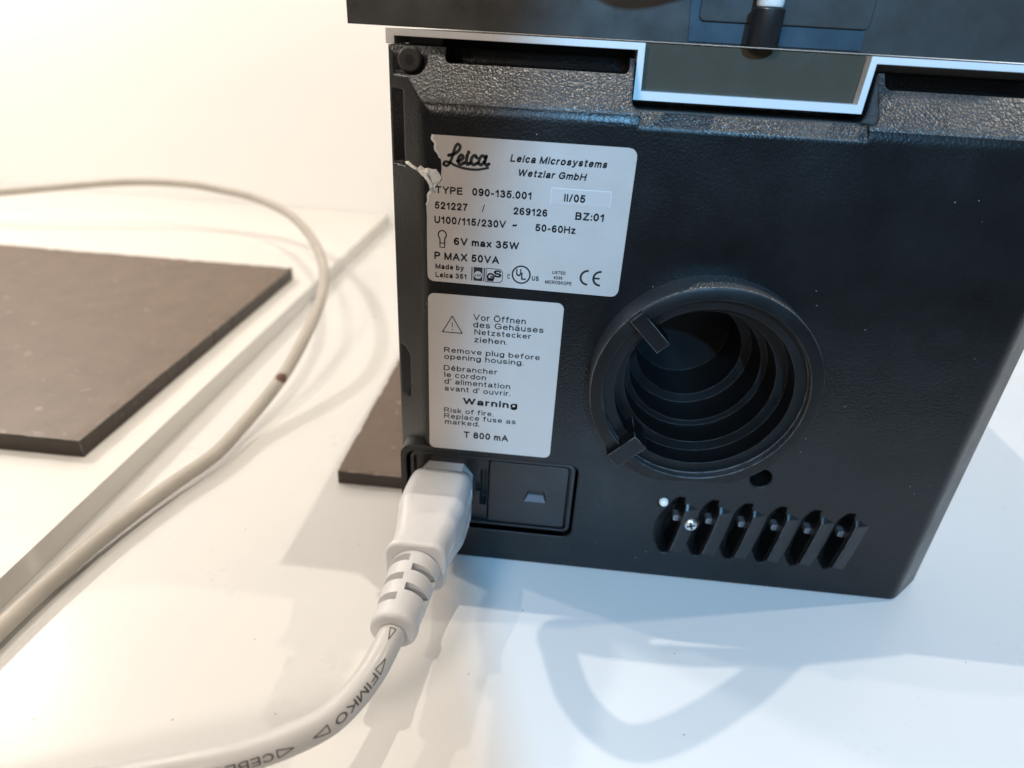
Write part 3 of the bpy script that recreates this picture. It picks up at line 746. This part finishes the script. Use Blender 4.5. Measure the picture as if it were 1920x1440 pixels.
# test-house mark: bar, square with disc, bar
ink('test_mark', [([(21.95, 108.5), (22.25, 108.5), (22.25, 112.6), (21.95, 112.6)], [[0, 1, 2, 3]]), ([(22.6, 108.5), (25.2, 108.5), (25.2, 112.6), (22.6, 112.6)], [[0, 1, 2, 3]]), ([(25.5, 108.5), (25.85, 108.5), (25.85, 112.6), (25.5, 112.6)], [[0, 1, 2, 3]])], IY, plate)
ink('test_mark_disc', [disc2d(23.9, 110.3, 1.15)], IY - 0.03, plate, 'label')
printed('lettering', 'LGA', 'b', 23.0, 24.8, 109.9, 0.75, IY - 0.06, plate)
# GS mark
o_ = rrect(26.15, 31.15, 108.35, 112.6, 1.3, 5, (1, 1, 0, 0)); i_ = rrect(26.35, 30.95, 108.55, 112.4, 1.15, 5, (1, 1, 0, 0))
n_ = len(o_)
ink('safety_mark', [(o_ + i_, [[i, (i + 1) % n_, n_ + (i + 1) % n_, n_ + i] for i in range(n_)])], IY, plate)
ink('safety_mark', [([(26.6, 108.7), (28.5, 108.7), (28.5, 109.7), (26.6, 109.7)], [[0, 1, 2, 3]])], IY, plate)
printed('lettering', 'G', 'B', 26.45, 28.75, 109.0, 2.2, IY - 0.02, plate)
printed('lettering', 'S', 'B', 28.4, 30.75, 110.0, 2.2, IY - 0.03, plate)
# UL mark
ink('listing_mark', [ring2d(36.45, 111.4, 2.32, 2.78)], IY, plate)
printed('lettering', 'U', 'B', 34.95, 36.45, 110.9, 2.2, IY, plate)
printed('lettering', 'L', 'B', 36.45, 37.85, 109.9, 2.2, IY - 0.01, plate)
# CE mark
def arc(cx, cz, r, a0, a1): return [(cx + r * math.cos(math.radians(a0 + (a1 - a0) * i / 14)), cz + r * math.sin(math.radians(a0 + (a1 - a0) * i / 14))) for i in range(15)]
ink('conformity_mark', [stroke2d(arc(55.6, 112.05, 2.05, 88, 272), 0.62, smooth=False), stroke2d(arc(59.25, 112.05, 2.05, 88, 272), 0.62, smooth=False), stroke2d([(57.3, 112.05), (59.0, 112.05)], 0.56)], IY, plate)
# warning triangle
tri = [(16.43, 96.72), (13.44, 91.3), (19.49, 91.3)]
ink('warning_triangle', [stroke2d([tri[0], tri[1]], 0.3), stroke2d([tri[1], tri[2]], 0.3), stroke2d([tri[2], tri[0]], 0.3), disc2d(*tri[0], 0.15, 10), disc2d(*tri[1], 0.15, 10), disc2d(*tri[2], 0.15, 10),
     stroke2d([(16.45, 94.7), (16.45, 93.1)], 0.24), disc2d(16.47, 92.3, 0.2, 12)], IY, warn)
# the torn, crumpled flap and the white paper edge of the tear
fl = [(3.44, 140.67), (4.15, 140.88), (5.35, 139.97), (6.74, 139.23), (7.46, 139.94), (8.67, 139.19), (9.55, 139.42), (10.6, 139.15), (11.83, 139.24), (12.6, 138.2), (13.25, 136.97), (12.8, 136.1), (11.8, 135.0), (11.0, 133.9), (10.2, 133.0), (9.86, 135.05), (9.3, 136.1), (8.47, 136.99), (7.5, 137.8), (6.55, 138.54), (5.6, 139.2), (4.65, 139.75)]
spine = [(4.0, 140.4), (5.0, 139.9), (6.0, 139.3), (7.2, 138.8), (8.4, 138.4), (9.4, 138.2), (10.4, 137.6), (11.2, 136.8), (11.4, 136.0), (10.9, 135.0), (10.5, 134.1)]
bm = bmesh.new()
rnd = random.Random(4)
vs_ = [bm.verts.new((x * S, (-0.25 - rnd.random() * 0.9) * S, z * S)) for x, z in fl]
sp_ = [bm.verts.new((x * S, (-0.7 - rnd.random() * 1.9) * S, z * S)) for x, z in spine]
bm.verts.ensure_lookup_table()
for i in range(len(vs_)):
    a_, b_ = vs_[i], vs_[(i + 1) % len(vs_)]
    mid = (a_.co + b_.co) / 2
    k = min(sp_, key=lambda q: (q.co - mid).xz.length if hasattr((q.co - mid), 'xz') else (q.co - mid).length)
    bm.faces.new((a_, b_, k))
    k2 = min(sp_, key=lambda q: (Vector((q.co.x, q.co.z)) - Vector((b_.co.x, b_.co.z))).length + 1e-6 * (q is k))
    nxt = vs_[(i + 2) % len(vs_)]; m2 = (b_.co + nxt.co) / 2
    k3 = min(sp_, key=lambda q: (q.co - m2).xz.length)
    if k3 is not k: bm.faces.new((b_, k3, k))
bmesh.ops.subdivide_edges(bm, edges=bm.edges[:], cuts=1)
for q in bm.verts: q.co.y += (noise.noise(q.co * 1800) * 0.35) * S
bmesh.ops.recalc_face_normals(bm, faces=bm.faces)
me = bpy.data.meshes.new('torn_flap'); bm.to_mesh(me); bm.free(); me.materials.append(M['paper'])
flap = bpy.data.objects.new('torn_flap', me); col.objects.link(flap); flap.parent = plate
sol = flap.modifiers.new('thickness', 'SOLIDIFY'); sol.thickness = 0.00008
add('torn_flap', *prism(fl, -0.42, -0.30), 'paper', plate)
# bare paper left along the tear
tear = [lab1[i] for i in range(0, 8)]
st = stroke2d([(x - 0.12, z) for x, z in tear], lambda t: 0.75 - 0.45 * t, per=3)
add('torn_edge', *merge(([(x, LY - 0.10 - 0.15 * (i % 2), z) for i, (x, z) in enumerate(st[0])], st[1])), 'paper', plate, fix=False)
tear2 = [lab1[i] for i in range(14, 19)]
st = stroke2d([(x, z) for x, z in tear2], lambda t: 0.9 - 0.6 * t, per=3)
add('torn_edge', *merge(([(x, LY - 0.10 - 0.2 * (i % 2), z) for i, (x, z) in enumerate(st[0])], st[1])), 'paper', plate, fix=False)

# ------------------------------------------------------------------ power cord
cord = empty('power_cord', 'ivory mains cord with moulded plug, plugged into the black inlet', 'power cord')
def axis(y):           # centre line of the plug
    t = -y / 62.0
    return 13.9 - 2.4 * t, 31.0 - 0.5 * t
def section(y, w, h, r, dz=0.0, n=7):
    cx, cz = axis(y)
    return [(x, y, z + dz) for x, z in rrect(cx - w / 2, cx + w / 2, cz - h / 2, cz + h / 2, r, n)]
secs = [(-1.2, 18.6, 17.0, 2.8), (-1.6, 19.8, 18.6, 3.2), (-2.6, 20.8, 19.8, 4.1), (-5, 21.3, 20.6, 4.3), (-10, 21.8, 21.0, 4.5), (-15, 21.8, 21.0, 4.5), (-18.5, 21.4, 20.8, 4.5),
        (-21.5, 20.3, 20.1, 4.5), (-24.5, 18.9, 19.2, 4.5), (-27.5, 17.7, 18.2, 4.0), (-30.5, 16.9, 17.5, 4.2), (-33, 16.6, 17.1, 4.3), (-34.8, 16.9, 17.4, 4.5), (-36.0, 17.8, 18.1, 4.8), (-37.2, 18.2, 18.5, 4.9), (-38.1, 17.9, 18.2, 4.8), (-38.6, 16.9, 17.1, 4.4)]
V, F = [], []
for s in secs: V += section(*s)
m_ = len(V) // len(secs)
for k in range(len(secs) - 1):
    for i in range(m_):
        j = (i + 1) % m_
        F.append([k * m_ + i, k * m_ + j, (k + 1) * m_ + j, (k + 1) * m_ + i])
F += [list(range(m_)), list(range(len(V) - m_, len(V)))]
body = add('plug_body', V, F, 'plug', cord); smooth_by_angle(body, 50)
V, F = [], []
for sd in (-1, 1):
    o4 = len(V)
    for y, w, h, r in secs[3:14]:
        cx, cz = axis(y)
        xf = cx + sd * w / 2
        V += [(xf - sd * 0.3, y, cz + 0.22), (xf + sd * 0.10, y, cz + 0.07), (xf + sd * 0.10, y, cz - 0.07), (xf - sd * 0.3, y, cz - 0.22)]
    F += [[o4 + 4 * i + q, o4 + 4 * i + q + 1, o4 + 4 * i + q + 5, o4 + 4 * i + q + 4] for i in range(10) for q in range(3)]
add('mould_seam', V, F, 'plug', body)
for y, z0, z1 in ((-6.5, 33.2, 37.0), (-9.0, 33.0, 36.4), (-11.6, 33.4, 37.2), (-14.4, 33.0, 35.8), (-8.0, 25.0, 28.4), (-11.0, 24.6, 28.0), (-14.0, 25.2, 28.6)):
    xf = axis(y)[0] + 21.7 / 2
    add('raised_mark', *box(xf - 0.4, xf + 0.16, y - 0.45, y + 0.45, z0, z1), 'plug', body)
cl = [(4.3, 23.2), (23.5, 23.2), (23.5, 35.0), (20.2, 39.5), (8.0, 39.5), (4.3, 35.0)]
add('plug_face', *prism(cl, -1.6, 9.5), 'collar', cord)
# strain relief: tapered sleeve with alternating slots and an end bead
V, F = [], []
prof = [(6.2, -38.0), (7.6, -38.0), (7.4, -40), (7.2, -44), (6.9, -50), (6.6, -55), (6.4, -58.2), (6.5, -59.0), (6.6, -60.2), (6.4, -61.4), (5.9, -62.0), (5.0, -62.3), (3.3, -62.3), (3.3, -38.0)]
n = 64
for r, y in prof:
    cx, cz = axis(y)
    for i in range(n):
        a = 2 * math.pi * i / n
        V.append((cx + r * math.cos(a), y, cz + r * math.sin(a)))
for k in range(len(prof)):
    k2 = (k + 1) % len(prof)
    for i in range(n):
        j = (i + 1) % n
        F.append([k * n + i, k * n + j, k2 * n + j, k2 * n + i])
relief = add('strain_relief', V, F, 'plug', cord)
def sector(y, w, a0, a1, r0=4.3, r1=9.5, k=10):
    cx, cz = axis(y)
    pts = [(cx + r1 * math.cos(math.radians(a0 + (a1 - a0) * i / k)), cz + r1 * math.sin(math.radians(a0 + (a1 - a0) * i / k))) for i in range(k + 1)]
    pts += [(cx + r0 * math.cos(math.radians(a1 + (a0 - a1) * i / k)), cz + r0 * math.sin(math.radians(a1 + (a0 - a1) * i / k))) for i in range(k + 1)]
    return prism(pts, y - w / 2, y + w / 2)
slots = []
for y in (-41.2, -48.2, -55.2): slots += [sector(y, 2.5, 96, 174), sector(y, 2.5, 276, 354)]
for y in (-44.7, -51.7): slots += [sector(y, 2.5, 6, 84), sector(y, 2.5, 186, 264)]
cut(relief, slots); smooth_by_angle(relief, 40)

cpath = spline([(12.6, -52.0, 30.7), (11.5, -62.0, 30.5), (10.4, -68.5, 29.9), (9.0, -74.0, 29.2), (6.3, -80.2, 28.2), (1.9, -86.2, 27.0), (-5.3, -91.2, 26.0), (-12.3, -94.6, 25.2), (-19.5, -97.3, 24.6), (-32, -100.5, 23.0), (-50, -103.5, 19.0), (-72, -106, 13.0), (-96, -108, 7.0), (-125, -110, 3.9), (-170, -112, 3.7), (-260, -118, 3.7)], 14)
CR = 3.65
cable = add('cable', *tube(cpath, CR, 32), 'cable', cord, smooth=True)
# print on the sheath, bent round it
arc_s = [0.0]
for i in range(1, len(cpath)): arc_s.append(arc_s[-1] + (cpath[i] - cpath[i - 1]).length)
s_ring = arc_s[14]
def on_cable(s, v, a0):
    i = max(1, min(len(cpath) - 2, next((k for k, q in enumerate(arc_s) if q >= s), len(cpath) - 2)))
    t = (s - arc_s[i - 1]) / max(1e-6, arc_s[i] - arc_s[i - 1])
    P = cpath[i - 1].lerp(cpath[i], t)
    Ta = (cpath[i] - cpath[i - 2 if i > 1 else 0]).normalized(); Tb = (cpath[i + 1] - cpath[i - 1]).normalized()
    T = Ta.lerp(Tb, t).normalized()
    up = Vector((0.0, -0.62, 0.78)); N = (up - T * up.dot(T)).normalized(); B = N.cross(T)
    a = a0 + v / CR
    return P + (N * math.cos(a) + B * math.sin(a)) * (CR + 0.05)
def cable_text(text, s0, length, cap, a0):
    v, f, ch = glyphs(text, 'r')
    bm = bmesh.new(); vs2 = [bm.verts.new((a, b, 0)) for a, b in v]
    for q in f: bm.faces.new([vs2[i] for i in q])
    for _ in range(3):
        long_ = [e for e in bm.edges if e.calc_length() > 0.16]
        if long_: bmesh.ops.subdivide_edges(bm, edges=long_, cuts=1, use_grid_fill=True)
    bmesh.ops.triangulate(bm, faces=bm.faces[:])
    bm.verts.index_update()
    v = [(q.co.x, q.co.y) for q in bm.verts]; f = [[q.index for q in g.verts] for g in bm.faces]; bm.free()
    xa, xb = min(q[0] for q in v), max(q[0] for q in v)
    return add('sheath_print', [on_cable(s0 + (x - xa) / (xb - xa) * length, (y / ch - 0.5) * cap, a0) for x, y in v], f, 'greyink', cord, fix=False)
def cable_marks(pts, a0, w=0.28):
    parts = []
    for i in range(len(pts)):
        a_, b_ = Vector(pts[i]), Vector(pts[(i + 1) % len(pts)])
        parts.append(stroke2d([tuple(a_.lerp(b_, q / 6)) for q in range(7)], w, smooth=False))
    V, F = merge(*parts)
    return add('sheath_print', [on_cable(x, y, a0) for x, y in V], F, 'greyink', cord, fix=False)
A0 = 0.55
cable_marks([(s_ring + 1.2, 0.8), (s_ring + 1.2, -0.8), (s_ring + 4.4, 0.0)], 0.15)
cable_marks([(s_ring + 9.0, 0.0), (s_ring + 12.4, 1.0), (s_ring + 12.4, -1.0)], A0)
cable_text('FIMKO', s_ring + 13.2, 12.6, 2.05, A0)
cable_marks([(s_ring + 30.8, 0.0), (s_ring + 27.4, 1.0), (s_ring + 27.4, -1.0)], A0)
cable_marks([(s_ring + 35.0, 0.0), (s_ring + 38.4, 1.0), (s_ring + 38.4, -1.0)], A0)
cable_text('CEBEC', s_ring + 39.2, 12.6, 2.05, A0)

# ------------------------------------------------------------------ things around it
def plate_obj(name, x0, x1, y0, y1, z0, z1, label):
    o = add(name, *box(x0, x1, y0, y1, z0, z1), 'stone')
    bm = bmesh.new(); bm.from_mesh(o.data)
    bmesh.ops.subdivide_edges(bm, edges=[e for e in bm.edges if e.calc_length() > 0.02], cuts=60, use_grid_fill=True)
    for q in bm.verts:                      # small chips along the upper edges
        near = [abs(q.co.x - x0 * S) < 1e-6 or abs(q.co.x - x1 * S) < 1e-6, abs(q.co.y - y0 * S) < 1e-6 or abs(q.co.y - y1 * S) < 1e-6]
        if any(near) and abs(q.co.z - z1 * S) < 1e-6:
            k = max(0.0, noise.noise(q.co * 260.0)) * 1.5 + max(0.0, noise.noise(q.co * 900.0)) * 0.6
            q.co.z -= k * 0.6 * S
            c = Vector(((x0 + x1) / 2 * S, (y0 + y1) / 2 * S, 0))
            if near[0]: q.co.x += math.copysign(k * 0.5 * S, c.x - q.co.x)
            if near[1]: q.co.y += math.copysign(k * 0.5 * S, c.y - q.co.y)
    bm.to_mesh(o.data); bm.free()
    o.data.materials.append(M['stone_shaded_side'])
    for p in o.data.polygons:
        if abs(p.normal.z) < 0.5: p.material_index = 1  # sides get a darker base colour to look unlit
    return tag(o, label, 'stone slab')
plate_obj('stone_slab', -38.4, -4.2, 36.0, 205, 0.02, 6.3, 'thin dark brown stone slab lying beside the black microscope base')
tag(add('raised_platform', *box(-900, -123, -146, 439.5, 0.02, 10), 'platform'), 'low white platform with a straight edge at the left of the table', 'platform')
plate_obj('stone_slab', -420, -140.5, 24, 246, 10.02, 18.0, 'dark stone slab lying on the white raised platform')

bc = empty('grey_cable', 'aged grey cable looping out of focus above the table at left', 'cable')
bp = spline([(-114, -163, -180), (-114, -162, -60), (-114, -159, -14), (-114, -151, 3.2), (-114, -135, 4.0), (-114, -110, 4.0), (-114, -60, 4.1), (-110, -20, 4.5), (-102, 14, 5), (-95.2, 34, 5.6), (-92.4, 45.5, 6.4), (-90.7, 63.1, 8), (-87.4, 80.2, 12), (-84.3, 100.3, 18), (-83.4, 125.6, 26), (-85.7, 151, 31), (-93, 181, 34), (-106.4, 215.6, 37), (-129.2, 255.7, 40),
             (-160.4, 295.6, 43), (-196.4, 321.1, 46), (-227.2, 331, 48), (-265, 335, 50), (-320, 330, 48), (-420, 310, 36), (-560, 300, 20)], 10)
add('sheath', *tube(bp, 3.1, 20), 'oldcable', bc, smooth=True)
i0 = min(range(len(bp)), key=lambda i: (bp[i] - Vector((-85.0, 92.0, 15.5))).length)
T_ = (bp[i0 + 1] - bp[i0]).normalized(); N_ = (CAM - bp[i0]); N_ = (N_ - T_ * N_.dot(T_)).normalized(); B_ = T_.cross(N_)
V, F = [], []
for i in range(7):            # a brown stain soaked into the side that faces us
    for k in range(9):
        u, w_ = i / 3 - 1, k / 4 - 1
        a_ = w_ * 1.0 * math.sqrt(max(0.0, 1 - u * u * 0.9))
        V.append(bp[i0] + T_ * (u * 2.6 + 0.4 * math.sin(3 * w_)) + (N_ * math.cos(a_) + B_ * math.sin(a_)) * 3.16)
F = [[i * 9 + k, i * 9 + k + 1, i * 9 + k + 10, i * 9 + k + 9] for i in range(6) for k in range(8)]
add('brown_spot', V, F, 'stain', bc, smooth=True, fix=False)

# second cord hanging above the base: only its shadow is in the picture
lamp_at = Vector(LAMP_ABOVE)
def above(x, y, z):      # the point at height z on the way from the shadow at (x, y) to the lamp
    p = Vector((x, y, 0)); return p.lerp(lamp_at, z / 700.0)
lp = [Vector(q) for q in ((84, 60, 233.8), (80, 32, 233.8), (74, 17, 233.6), (66, 8, 227))] + [above(*q) for q in ((57.8, -30, 209), (58.3, -38, 203), (64, -54, 201.5), (76, -64.5, 203), (90, -61.5, 204), (114, -45, 205), (137, -24, 206), (165, 2, 207))]
hang = empty('hanging_cable', 'thin grey cable hanging in a loop above the microscope base', 'cable')
add('sheath', *tube(spline(lp, 10), lambda t: 4.4 - 0.7 * t, 16), 'oldcable', hang, smooth=True)
lp2 = [above(*q) for q in ((60, -32.5, 207), (72, -34, 207), (101, -33.5, 209), (132, -29, 211), (170, -20, 213))]
add('branch', *tube(spline(lp2, 10), 2.7, 16), 'oldcable', hang, smooth=True)
